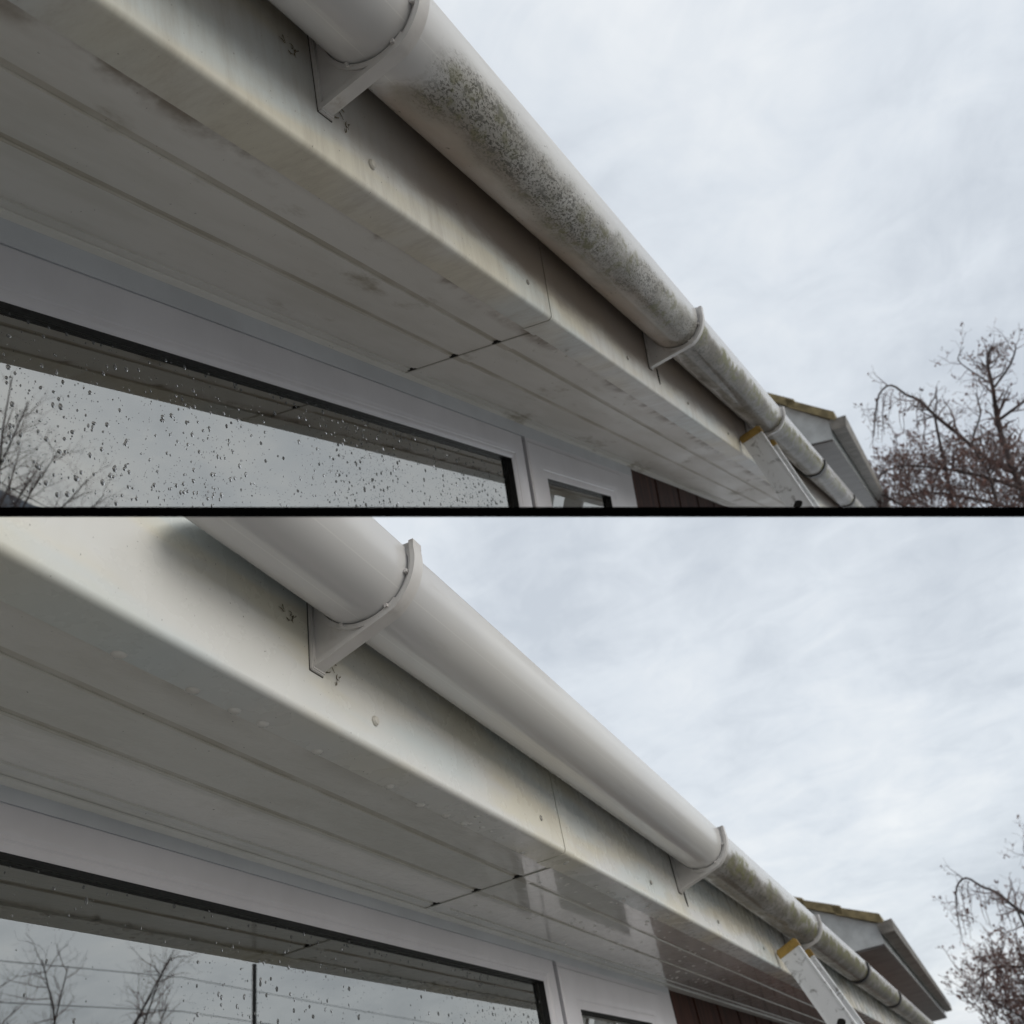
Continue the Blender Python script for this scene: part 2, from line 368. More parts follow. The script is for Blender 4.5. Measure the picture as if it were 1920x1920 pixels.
# ---------------------------------------------------------------- a house with its eave
WORD = {'upper': 'above', 'lower': 'below'}
def drop_blob(bm, c, ax, ay, az, r, fl, sides=7):
    rings = [(1., 0.), (.82, .55), (.42, .92)]
    prev = None
    for k, (rr, hh) in enumerate(rings):
        ring = [bm.verts.new(c + (ax * math.cos(i * 2 * math.pi / sides) + ay * math.sin(i * 2 * math.pi / sides)) * (r * rr) + az * (r * fl * hh)) for i in range(sides)]
        if prev:
            for i in range(sides): bm.faces.new((prev[i], prev[(i + 1) % sides], ring[(i + 1) % sides], ring[i]))
        prev = ring
    tip = bm.verts.new(c + az * (r * fl))
    for i in range(sides): bm.faces.new((prev[i], prev[(i + 1) % sides], tip))

def build_house(nm):
    p, M, mt = PAN[nm], MS[nm], MT[nm]
    h, sf, inn, far = M['h'], M['sf'], M['inn'], M['far']
    T0 = -.7
    lab = {'upper': 'bungalow with grimy white eaves and rain-spotted window, above the black bar',
           'lower': 'bungalow with washed white eaves and rain-spotted window, below the black bar'}[nm]
    H = thing('bungalow', lab, 'house', p, (inn, 1.2, -1.9 if nm == 'lower' else 0))
    fin = lambda bm, name, mat, par=H, **k: finish(norm(bm), name, mat, par, p, **k)
    # fascia boards: a face, a rounded lower corner and a return under the soffit
    def fprof(off, retx=0):
        r = .0075
        a = [(sf + off, h + .215), (sf + off, h + r - off)] + [(sf - r + (r + off) * math.cos(R(-x)), h + r + (r + off) * math.sin(R(-x))) for x in range(10, 91, 10)] + [(M['ret'] - retx, h - off)]
        return a + [(M['ret'] - retx, h - off + .006), (sf - .016, h + .012), (sf - .012 + off, h + .215)]
    tj = M['tj']
    boards = []
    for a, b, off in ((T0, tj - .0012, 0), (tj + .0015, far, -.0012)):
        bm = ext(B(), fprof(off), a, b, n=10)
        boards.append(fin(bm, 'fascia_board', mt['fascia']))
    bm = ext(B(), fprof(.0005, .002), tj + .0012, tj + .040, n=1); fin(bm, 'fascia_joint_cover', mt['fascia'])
    bm = ext(B(), fprof(-.0030), tj - .004, tj + .003, n=1); fin(bm, 'fascia_joint_gap', M_hole)
    for i, t in enumerate(M['scr']):
        bm = B(); u = h + .0355; rr = .0058
        cap = i in (0,)
        prof = [(0, rr * 1.02), (.0022 if cap else .0012, rr), (.0042 if cap else .0018, rr * .72), (.0045 if cap else .0014, 0)]
        prev = None
        if not cap: rr *= .72; prof = [(0, rr), (.0014, rr), (.0022, rr * .7), (.0012, rr * .35), (.0012, 0)]
        for ds, r_ in prof:
            if r_ == 0:
                tip = bm.verts.new((sf + ds, t, u))
                for k in range(12): bm.faces.new((prev[k], prev[(k + 1) % 12], tip))
                continue
            ring = [bm.verts.new((sf - .0005 + ds, t + r_ * math.cos(k * math.pi / 6), u + r_ * math.sin(k * math.pi / 6))) for k in range(12)]
            if prev:
                for k in range(12): bm.faces.new((prev[k], prev[(k + 1) % 12], ring[(k + 1) % 12], ring[k]))
            prev = ring
        fin(bm, 'screw', M_screw if cap else M_rust, boards[0 if t < tj else 1])
    # dark slot where a screw was torn out
    bm = B(); t = M['slot']; box_ = [(t - .003, h + .066), (t + .002, h + .064), (t + .0055, h + .040), (t + .004, h + .030), (t - .001, h + .040)]
    prism(bm, box_, 's', sf - .002, sf + .0006); fin(bm, 'slot_hole', M_hole, boards[1])
    # soffit: tongue-and-groove planks, each a part; near ones stop at the joint strip
    ts = M['ts']; hu = h + .0035
    edges = [M['ret'] + .012] + list(M['gr']) + [inn - .004]
    for a, b in ((T0, ts), (ts + .040, far)):
        for i in range(4):
            e0, e1 = edges[i], edges[i + 1]
            g = .0088 if i < 2 else .006
            if i == 3: prof = [(e0 - g / 2, hu), (e1, hu), (e1, hu + .009), (e0 - g / 2, hu + .009)]
            else:
                s0 = e0 if i == 0 else e0 - g / 2
                prof = [(s0, hu + .0028), (s0, hu + .0012), (s0 - .0012, hu), (e1 + g / 2 + .0012, hu), (e1 + g / 2, hu + .0024), (e1 - g / 2 - .0004, hu + .0026), (e1 - g / 2 - .0004, hu + .009), (s0, hu + .009)]
            fin(ext(B(), prof, a, b, n=8), 'soffit_plank', mt['soffit'])
    bm = ext(B(), [(M['ret'] + .002, hu - .0018), (M['ret'] + .002, hu + .004), (inn, hu + .004), (inn, hu - .0018)], ts + .0012, ts + .042); strip = fin(bm, 'soffit_joint_strip', mt['soffit'])
    for k, g in enumerate(M['gr']):
        bm = B(); prism(bm, [(g + .0075, hu - .0006), (g - .0085, hu - .0006), (g - .006, hu + .004), (g + .006, hu + .004)], 't', ts - .0055, ts + .0016); fin(bm, 'joint_hole', M_hole, strip)
    bm = ext(B(), [(M['ret'], hu - .0006), (inn, hu - .0006), (inn, hu + .003), (M['ret'], hu + .003)], ts - .0006, ts + .0014); fin(bm, 'joint_gap', M_spacer, strip)
    # cloaking trim down the wall
    fin(ext(B(), [(inn + .0035, hu), (inn + .0035, M['head'] - .0015), (inn - .012, M['head'] - .0015), (inn - .012, hu)], T0, M['wj'][6], n=4), 'cloaking_trim', M_strip)
    fin(ext(B(), [(inn + .012, hu - .0005), (inn + .012, hu - .003), (inn - .002, hu - .0075), (inn - .002, hu - .0005)], T0, far, n=4), 'wall_bead', mt['soffit'])
    # roof over it all: battens of tiles sloping back from the gutter
    rb = M['uc'] + .012
    roof = fin(ext(B(), [(M['sc'] + .005, rb), (M['sc'] + .005, rb + .012), (sf - 3.2, rb + 1.65), (sf - 3.2, rb + 1.60), (sf, rb + .02)], T0, far, n=4), 'roof', M_roof)
    # ---- windows
    sw, gk, hd = inn + .002, M['gask'], M['head']
    j0, j1, j2, j3, j4, j5, j6 = M['wj']
    sill = -.75 if nm == 'lower' else gk - .9
    def frame_bars(bm, t0, t1, u0, u1, wl, wr, wt, wb, s, dep):
        """four mitred bars with a stepped inner edge"""
        O = [(t0, u0), (t1, u0), (t1, u1), (t0, u1)]; I = [(t0 + wl, u0 + wb), (t1 - wr, u0 + wb), (t1 - wr, u1 - wt), (t0 + wl, u1 - wt)]
        def lerp(k): return [(o[0] + (i[0] - o[0]) * k, o[1] + (i[1] - o[1]) * k) for o, i in zip(O, I)]
        lv = [(0, s - dep), (0, s - .003), (.05, s), (.62, s), (.68, s - .0015), (.76, s - .0015), (.80, s - .003), (.86, s - .003), (1, s - .006), (1, s - dep)]
        rings = [[bm.verts.new((sv_, q[0], q[1])) for q in lerp(k)] for k, sv_ in lv]
        for a, b in zip(rings, rings[1:]):
            for k in range(4): bm.faces.new((a[k], a[(k + 1) % 4], b[(k + 1) % 4], b[k]))
    def window(t0, t1, u0, u1, w, proud):
        bm = B(); frame_bars(bm, t0, t1, u0, u1, *w, sw + proud, .05)
        W_ = fin(bm, 'window', M_frame, smooth=25)
        wl, wr, wt, wb = w; a, b, c, d = t0 + wl, t1 - wr, u0 + wb, u1 - wt
        s0 = sw + proud
        # black gasket lining the reveal
        bm = B()
        for q in (((a, d - .0012), (b, d + .004)), ((a, c - .004), (b, c + .0012))): box(bm, (s0 - .019, q[0][0], q[0][1]), (s0 - .0066, q[1][0], q[1][1]))
        for q in (((a - .004, c), (a + .0012, d)), ((b - .0012, c), (b + .004, d))): box(bm, (s0 - .019, q[0][0], q[0][1]), (s0 - .0066, q[1][0], q[1][1]))
        fin(bm, 'gasket', M_black, W_, smooth=0)
        bm = B(); box(bm, (s0 - .021, a - .01, c - .01), (s0 - .019, b + .01, d + .01))
        for f in list(bm.faces):
            if abs(f.normal.x) < .5 and f.calc_center_median(): pass
        fin(bm, 'pane', M_glass, W_, smooth=0)
        bm = B(); v = [bm.verts.new(q) for q in ((s0 - .041, a - .01, c - .01), (s0 - .041, b + .01, c - .01), (s0 - .041, b + .01, d + .01), (s0 - .041, a - .01, d + .01))]; bm.faces.new(v); fin(bm, 'pane', M_glass, W_, smooth=0)
        bm = B(); iw = .012
        for q in (((a, d - iw), (b, d)), ((a, c), (b, c + iw)), ((a, c + iw), (a + iw, d - iw)), ((b - iw, c + iw), (b, d - iw))): box(bm, (s0 - .040, q[0][0], q[0][1]), (s0 - .0215, q[1][0], q[1][1]))
        fin(bm, 'spacer', M_spacer, W_, smooth=0)
        return W_, s0 - .019, (a, b, c, d)
    mull = j1 - j0
    W1, gs, (a, b, c, d) = window(T0 + .1, j1, sill, hd, (.06, mull, hd - gk, .07), 0)
    # rain on the outer pane
    rnd = random.Random(11 if nm == 'upper' else 23); bm = B(); cnt = 0
    X, Y, Z = Vector((0, 1, 0)), Vector((0, 0, 1)), Vector((1, 0, 0))
    while cnt < (3600 if nm == 'upper' else 2200):
        t = rnd.uniform(.42, b - .01); u = d - .004 - (rnd.random() ** .8) * (.20 if nm == 'upper' else .17)
        dens = noise.noise(Vector((t * 5, u * 9, 3.3 if nm == 'upper' else 8.1))) * .5 + .5 + .25 * (t - .9)
        if rnd.random() > max(.06, (dens - .25) * 1.7): continue
        rr = .00042 + .0024 * rnd.random() ** 6.0
        if Vector((gs, t, u)).dot(p.cut) < .004: cnt += .2; continue
        drop_blob(bm, Vector((gs + .0002, t, u)), X * rnd.uniform(.8, 1.15), Y * rnd.uniform(.9, 1.5), Z, rr, rnd.uniform(.14, .26), 7); cnt += 1
    for i in range(46):                                  # a row hanging along the top edge
        t = rnd.uniform(.5, b - .1); rr = rnd.uniform(.0008, .0022); drop_blob(bm, Vector((gs + .0002, t, d - .003 - rnd.random() * .012)), X, Y * 1.2, Z, rr, .35, 7)
    fin(bm, 'rain_drops', M_water, W1, kind='stuff', smooth=80)
    bm = B(); box(bm, (sw - .02, j1, sill - .02), (sw - .012, j2, hd)); fin(bm, 'mullion_gap', M_hole, smooth=0)
    window(j2, j5, sill, hd - .010, (j3 - j2, j5 - j4, .075, .075), .004)
    bm = B(); box(bm, (sw - .05, j5 + .001, sill - .02), (sw + .001, j6, hd + .0)); fin(bm, 'frame_post', M_frame, smooth=0)
    bm = B(); box(bm, (sw - .05, j2, hd - .0095), (sw + .001, j5 + .001, hd + .0)); fin(bm, 'frame_head', M_frame, smooth=0)
    if nm == 'lower':
        bm = B(); box(bm, (sw - .06, T0, sill - .05), (sw + .05, j6, sill - .001)); fin(bm, 'window_sill', M_frame, smooth=0)
        bm = B(); box(bm, (sw - .30, T0, -1.9), (sw + .004, j6, sill - .051)); fin(bm, 'wall', M_brick, smooth=0)
    bm = B(); box(bm, (sw - .30, T0 - .4, -1.9), (sw + .003, T0 - .001, h)); fin(bm, 'wall', M_brick, smooth=0)
    # dark brown upright cladding beyond the windows
    bm = B(); box(bm, (sw - .30, j6 + .001, -1.9), (sw - .03, far, hu + .01)); fin(bm, 'wall', M_brown, smooth=0)
    t = j6 + .004
    k = 0
    while t < far - .15:
        wdt = .145; bm = B(); box(bm, (sw - .03, t, -1.85), (sw - .006 - .003 * (k % 2), t + wdt - .008, hu - .001)); fin(bm, 'cladding_board', M_brown, smooth=0); t += wdt; k += 1
    # the room behind the panes
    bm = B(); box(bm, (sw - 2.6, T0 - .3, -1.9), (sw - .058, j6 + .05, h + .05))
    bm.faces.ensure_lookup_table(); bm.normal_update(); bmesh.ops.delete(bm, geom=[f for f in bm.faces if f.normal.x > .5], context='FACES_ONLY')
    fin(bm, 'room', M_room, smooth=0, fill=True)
    bm = B(); box(bm, (sw - .10, T0 - .3, hd - .002), (sw - .013, far, h + .003)); fin(bm, 'wall_plate', M_brown, smooth=0)
    # washed eave: beads of water hanging from the return edge and the planks
    if nm == 'lower':
        rnd = random.Random(5); bm = B(); cx = []
        for t in (.46, .545, .60, .64, .73, .87, .95, 1.01, 1.055): cx.append((M['ret'] + rnd.uniform(.000, .006), t, .0075))
        for i in range(110): cx.append((rnd.uniform(inn + .02, M['ret'] + .02), rnd.uniform(1.38, 2.9), rnd.uniform(.003, .0065)))
        for i in range(36): cx.append((rnd.uniform(M['ret'] + .002, sf - .012), rnd.uniform(1.0, 2.6), rnd.uniform(.003, .006)))
        for s, t, r_ in cx:
            bm = B(); drop_blob(bm, Vector((s, t, (h if s > M['ret'] else hu) - .0001)), Vector((0, 1, 0)), Vector((.8, 0, 0)), Vector((0, 0, -1)), r_, .34 if r_ > .007 else .24, 9); fin(bm, 'water_bead', mt['soffit'], boards[0 if t < tj else 1] if s > M['ret'] else strip, smooth=80)
    else:
        rnd = random.Random(9)
        for i in range(34):
            s, t, r_ = rnd.uniform(inn + .02, M['ret'] + .02), rnd.uniform(1.32, 2.7), rnd.uniform(.0025, .005)
            bm = B(); drop_blob(bm, Vector((s, t, (h if s > M['ret'] else hu) - .0001)), Vector((0, 1, 0)), Vector((.8, 0, 0)), Vector((0, 0, -1)), r_, .25, 9); fin(bm, 'water_bead', mt['soffit'], strip, smooth=80)
    return H

def build_gutter(nm):
    p, M, mt = PAN[nm], MS[nm], MT[nm]
    sc, uc, Rg, sf, h = M['sc'], M['uc'], M['Rg'], M['sf'], M['h']
    lab = {'upper': 'half-round gutter blackened with algae from its first bracket on, above the black bar',
           'lower': 'half-round gutter washed clean up to its second bracket, below the black bar'}[nm]
    G = thing('roof_gutter', lab, 'gutter', p, (sc, 1.2, uc - Rg))
    fin = lambda bm, name, mat, par=G, **k: finish(norm(bm), name, mat, par, p, **k)
    lip = .0135; th = .0026
    def kf(x): return 1 - .030 * max(0, (x - 52) / 44) ** 2 if x <= 96 else 1 - .030 * max(0, 1 - (x - 96) / 20)
    def gprof(r):
        o = [(sc + r - .0004, uc + lip - .0006), (sc + r, uc + lip - .002)] + [(sc + r * kf(x) * math.cos(R(x)), uc - r * kf(x) * math.sin(R(x))) for x in range(0, 181, 4)] + [(sc - r, uc + lip)]
        i = [(sc - r + th, uc + lip)] + arc(sc, uc, r - th - .0016, -180, 0, 30) + [(sc + r - th, uc + lip - .0006), (sc + r - .0013, uc + lip)]
        # shift so that profile length .030 m is the end of the lip
        return o + i
    joints = [-.7, M['br'][0] + .012, M['un'][0], M['un'][1], M['far']]
    for i, (a, b) in enumerate(zip(joints, joints[1:])):
        bm = B(); pr = gprof(Rg); uvl = bm.loops.layers.uv.verify(); ext(bm, pr, a, b - .0006, n=max(4, int((b - a) * 14)))
        # uv.y: angle below the outer rim, in metres of arc plus .030
        for f in bm.faces:
            for lp in f.loops:
                v = lp.vert.co; an = math.degrees(math.atan2(uc - v.z, v.x - sc)); an = an if an > -90 else an + 360
                lp[uvl].uv = (v.y, .030 + max(-20, min(200, an)) * Rg * math.pi / 180)
        fin(bm, 'gutter_section', mt['gutter'], smooth=9)
    def bracket(t, wide=.026):
        ro = Rg + .0105; ri = Rg + .0012
        root = None
        # web and cradle: from the foot on the fascia under the pipe and up to the outer rim
        an = -61
        cra = arc(sc, uc, ro, an, 6, 16) + [(sc + ro + .0005, uc + lip + .003), (sc + ri - .006, uc + lip + .004), (sc + ri - .004, uc + lip)]
        inner = arc(sc, uc, ri, 0, -172, 34)
        poly = [(sf + .0045, h + .054)] + cra + inner + [(sc - ri + .004, uc + .004), (sf + .0045, uc - .004)]
        bm = B(); prism(bm, poly, 't', t + .0035, t + wide - .0035); body = fin(bm, 'bracket', mt['bracket'], smooth=25)
        if not body: return
        # flange round the lower edge, proud of the web on both faces
        rin = ro - .0046
        low = [(sf + .0045, h + .054)] + arc(sc, uc, ro + .0006, an, 6, 16) + [(sc + ro + .001, uc + lip + .0032)]
        upp = [(sc + rin, uc + lip + .0032)] + arc(sc, uc, rin, 6, an - 6, 16)[0:] + [(sf + .0045, h + .0600)]
        bm = B(); prism(bm, low + upp, 't', t, t + wide); fin(bm, 'flange', mt['bracket'], body, smooth=25)
        bm = B(); prism(bm, arc(sc, uc, ri + .0055, -50, -178, 26) + arc(sc, uc, ri, -178, -50, 26), 't', t + .001, t + wide - .001); fin(bm, 'cradle_rim', mt['bracket'], body, smooth=25)
        bm = B(); box(bm, (sf - .001, t - .002, h + .051), (sf + .0046, t + wide + .003, uc + .03)); bmesh.ops.bevel(bm, geom=bm.edges[:], offset=.0012, segments=2, affect='EDGES'); fin(bm, 'back_plate', mt['bracket'], body, smooth=30)
        bm = B(); box(bm, (sf - .001, t - .0026, h + .0504), (sf + .0008, t + wide + .0036, uc + .03)); fin(bm, 'dirt_line', M_gap, body, smooth=0)  # slightly larger dark sheet behind the plate, outlining it as a dirt line
        for an_ in (-20, -62, -118):                        # small catches on the rim
            c = Vector((sc + (ri + .001) * math.cos(R(an_)), t + .001, uc + (ri + .001) * math.sin(R(an_)))); bm = B(); box(bm, c - Vector((.0018, .0028, .0018)), c + Vector((.0018, .002, .0018))); fin(bm, 'catch', mt['bracket'], body, smooth=0)
    for t in M['br']: bracket(t, .017)
    # scraps of old web and leaf caught behind the first bracket
    rnd = random.Random(77); t = M['br'][0]; bm = B()
    for (tc_, uc_, nn) in ((t - .040, h + .098, 7), (t + .040, h + .066, 8)):
        for k in range(nn):
            q = [Vector((sf + .001, tc_ + rnd.uniform(-.012, .014), uc_ + rnd.uniform(-.010, .010)))]; d = Vector((0, rnd.uniform(-1, 1), rnd.uniform(-1, .3)))
            for j in range(6): d = (d + Vector((0, rnd.gauss(0, .9), rnd.gauss(0, .9)))).normalized(); q.append(q[-1] + d * rnd.uniform(.001, .0026) + Vector((rnd.uniform(-.0003, .0005), 0, 0)))
            tube(bm, q, [.0003] + [rnd.uniform(.0002, .0007) for _ in range(5)] + [.0002], 4)
    fin(bm, 'web_scraps', M_scrap, smooth=60, kind='stuff')
    # unions: a wide sleeve with a dark rubber seal showing at its edge
    for k, t in enumerate(M['un']):
        bm = B(); ext(bm, arc(sc, uc + .002, Rg + .0055, 8, -188, 40) + arc(sc, uc + .002, Rg + .0008, -188, 8, 40), t - .055, t + .055, n=2); U_ = fin(bm, 'gutter_union', M_oldgut, smooth=30)
        if not U_: continue
        bm = B(); ext(bm, arc(sc, uc + .002, Rg + .0078, 4, -184, 36) + arc(sc, uc + .002, Rg + .001, -184, 4, 36), t - .056, t - .022); fin(bm, 'rubber_seal', M_black, U_, smooth=30)
    return G

def build_ladder(nm):
    p, M = PAN[nm], MS[nm]
    ta, tb = M['lad']
    h = M['h']
    if nm == 'upper': F0, B0, F1, B1 = (-.374, .575), (-.440, .542), (-.265, .294), (-.349, .312)
    else: F0, B0, F1, B1 = (-.388, .466), (-.456, .442), (-.303, .222), (-.386, .241)
    L_ = thing('ladder', {'upper': 'aluminium ladder with yellow end caps against the grimy eave, above the black bar',
                          'lower': 'aluminium ladder with yellow end caps against the washed eave, below the black bar'}[nm], 'ladder', p, (F1[0], (ta + tb) / 2, F1[1] - 1))
    fin = lambda bm, name, mat, par=L_, **k: finish(norm(bm), name, mat, par, p, **k)
    F0, B0, F1, B1 = map(Vector, (F0, B0, F1, B1))
    k = 1.0 if nm == 'upper' else 1.0
    d = ((F1 - F0).normalized() + (B1 - B0).normalized()).normalized(); wv = Vector((-d.y, d.x)); wv = wv if wv.x > 0 else -wv
    c0 = (F0 + B0) / 2; wid = .066
    Ln = 1.0 if nm == 'upper' else (c0.y + 1.88) / -d.y
    def P2(a, b): q = c0 + d * a + wv * b; return (q.x, q.y)
    for t in (ta, tb):
        th = .026
        bm = B()                                            # open channel: a web and two lips
        prism(bm, [P2(.02, -wid / 2), P2(.02, wid / 2), P2(Ln, wid / 2), P2(Ln, -wid / 2)], 't', t, t + .003)
        st = fin(bm, 'stile', M_alu, smooth=0)
        for sgn in (-1, 1):
            bm = B(); b0 = sgn * wid / 2; b1 = b0 - sgn * .004
            prism(bm, [P2(.02, b0 + sgn * .0008), P2(.02, b1), P2(Ln, b1), P2(Ln, b0 + sgn * .0008)], 't', t - .0015, t + th); fin(bm, 'stile_lip', M_alu, st, smooth=0)
        bm = B(); prism(bm, [P2(-.004, -wid / 2 - .003), P2(-.004, wid / 2 + .003), P2(.024, wid / 2 + .003), P2(.024, -wid / 2 - .003)], 't', t - .003, t + th + .003); bmesh.ops.bevel(bm, geom=bm.edges[:], offset=.004, segments=2, affect='EDGES'); fin(bm, 'end_cap', M_yellow, st, smooth=40)
    hu = .27 if nm == 'upper' else .235
    a = hu
    first = True
    while a < Ln - .1:
        q = P2(a, 0)
        bm = B(); tube(bm, [Vector((q[0], ta + .004, q[1])), Vector((q[0], tb + .02, q[1]))], [.015, .015], 12); fin(bm, 'rung', M_alu)
        bm = B(); pts = [(q[0] + .013 * math.cos(x) * (1 + .25 * math.sin(2 * x)), q[1] + .013 * math.sin(x)) for x in [i * math.pi / 7 for i in range(14)]]
        prism(bm, pts, 't', ta - .0006, ta + .001); fin(bm, 'rung_hole', M_hole, smooth=0)
        a += .25
    return L_

def build_neighbour(nm):
    p = PAN[nm]
    t0 = 7.2 if nm == 'upper' else 8.3
    H = thing('neighbour_house', {'upper': 'gable corner and grey box gutter of the next house, above the black bar',
                                  'lower': 'gable corner and grey box gutter of the next house, below the black bar'}[nm], 'house', p, (-.6, t0, -1.9 if nm == 'lower' else 0.2))
    fin = lambda bm, name, mat, par=H, **k: finish(norm(bm), name, mat, par, p, **k)
    if nm == 'upper': E = Vector((-.449, 1.400))             # corner where the verge meets the gutter
    else: E = Vector((-.43, 1.250))
    sl = (1.682 - 1.432) / .39
    if nm == 'lower': sl = .50
    t1 = t0 + 9
    # barge board: fascia box end and the slope of the verge above it
    bm = B(); prism(bm, [(E.x, E.y), (E.x, E.y - .15), (E.x - .42, E.y - .145), (E.x - .9, E.y + .25), (E.x - 2.6, E.y + .25 + 1.7 * sl), (E.x - 2.6, E.y + 2.6 * sl)], 't', t0, t0 + .03); fin(bm, 'barge_board', M_white, smooth=0)
    bm = B(); prism(bm, [(E.x - .001, E.y - .006), (E.x - .001, E.y - .150), (E.x - .30, E.y - .148), (E.x - .30, E.y - .006)], 't', t0 + .031, t1); fin(bm, 'fascia_board', M_white, smooth=0)
    bm = B(); box(bm, (E.x - .62, t0 + .01, E.y - .165), (E.x - .004, t1, E.y - .152)); fin(bm, 'soffit_board', M_box, smooth=0)
    # tiles of the verge, one by one
    k = 0; x = E.x + .05
    while x > E.x - 2.4:
        L_ = .33; y = E.y + .012 + (E.x - x) * sl; x2 = x - L_; y2 = y + L_ * sl
        bm = B(); prism(bm, [(x, y + .0), (x, y + .072), (x2, y2 + .052), (x2, y2 - .012)], 't', t0 - .05, t0 + .3); fin(bm, 'roof_tile', M_tile, smooth=0)
        x -= .27; k += 1
    bm = B(); prism(bm, [(E.x + .02, E.y + .01), (E.x + .02, E.y + .035), (E.x - 2.5, E.y + .03 + 2.52 * sl), (E.x - 2.5, E.y + 2.52 * sl)], 't', t0 + .3, t1); fin(bm, 'roof', M_roof, smooth=0)
    # square gutter
    w, dp = .125, .085
    prof = [(E.x + .002, E.y - .005), (E.x + .010, E.y - dp), (E.x + w - .012, E.y - dp), (E.x + w, E.y + .004), (E.x + w - .006, E.y + .004), (E.x + w - .018, E.y - dp + .006), (E.x + .014, E.y - dp + .006), (E.x + .008, E.y - .005)]
    bm = ext(B(), prof, t0 - .04, t1); g = fin(bm, 'gutter', M_oldgut, smooth=0)
    bm = B(); prism(bm, prof[:4], 't', t0 - .045, t0 - .041); fin(bm, 'stop_end', M_oldgut, g, smooth=0)
    bm = B(); box(bm, (E.x - 3.5, t0 + .2, -1.9), (E.x - .6, t1, E.y - .152)); fin(bm, 'wall', M_brick, smooth=0)
    return H

# ---------------------------------------------------------------- trees
def grow(bmw, bmt, bmb, pts, r0, r1, rnd, depth, dens, spread, length, buds=.6):
    n = len(pts); rad = [r0 + (r1 - r0) * i / (n - 1) for i in range(n)]
    tube(bmw if depth == 0 else bmt, pts, rad, 6 if depth == 0 else 4 if depth == 1 else 3)
    if depth >= 3: return
    tot = sum((pts[i + 1] - pts[i]).length for i in range(n - 1))
    cnt = max(2, int(tot * dens[depth]))
    for k in range(cnt):
        f = (.12 + .88 * rnd.random()) * (n - 1); i = min(int(f), n - 2); a = pts[i].lerp(pts[i + 1], f - i)
        d = (pts[i + 1] - pts[i]).normalized()
        o = Vector((rnd.gauss(0, 1), rnd.gauss(0, 1), rnd.gauss(.15, 1))); o = (o - d * o.dot(d)).normalized()
        dirn = (d * rnd.uniform(.35, 1.0) + o * spread).normalized()
        ln = length[depth] * rnd.uniform(.45, 1.15) * (1 - .4 * f / (n - 1))
        q = [a]; m = 4 if depth < 2 else 3
        for j in range(m):
            dirn = (dirn + Vector((rnd.gauss(0, .22), rnd.gauss(0, .22), rnd.gauss(.05, .22)))).normalized(); q.append(q[-1] + dirn * ln / m)
        rr = rad[i] * .55
        grow(bmw, bmt, bmb, q, min(rr, r0 * .6), max(.0018, rr * .3), rnd, depth + 1, dens, spread, length, buds)
        if bmb is not None and depth >= 1 and rnd.random() < buds:
            for c in (q[-1], q[-2]):
                s = rnd.uniform(.006, .016); v = [bmb.verts.new(c + Vector((rnd.gauss(0, s), rnd.gauss(0, s), rnd.gauss(0, s)))) for _ in range(4)]
                for tri in ((0, 1, 2), (0, 3, 1), (1, 3, 2)): bmb.faces.new([v[z] for z in tri])

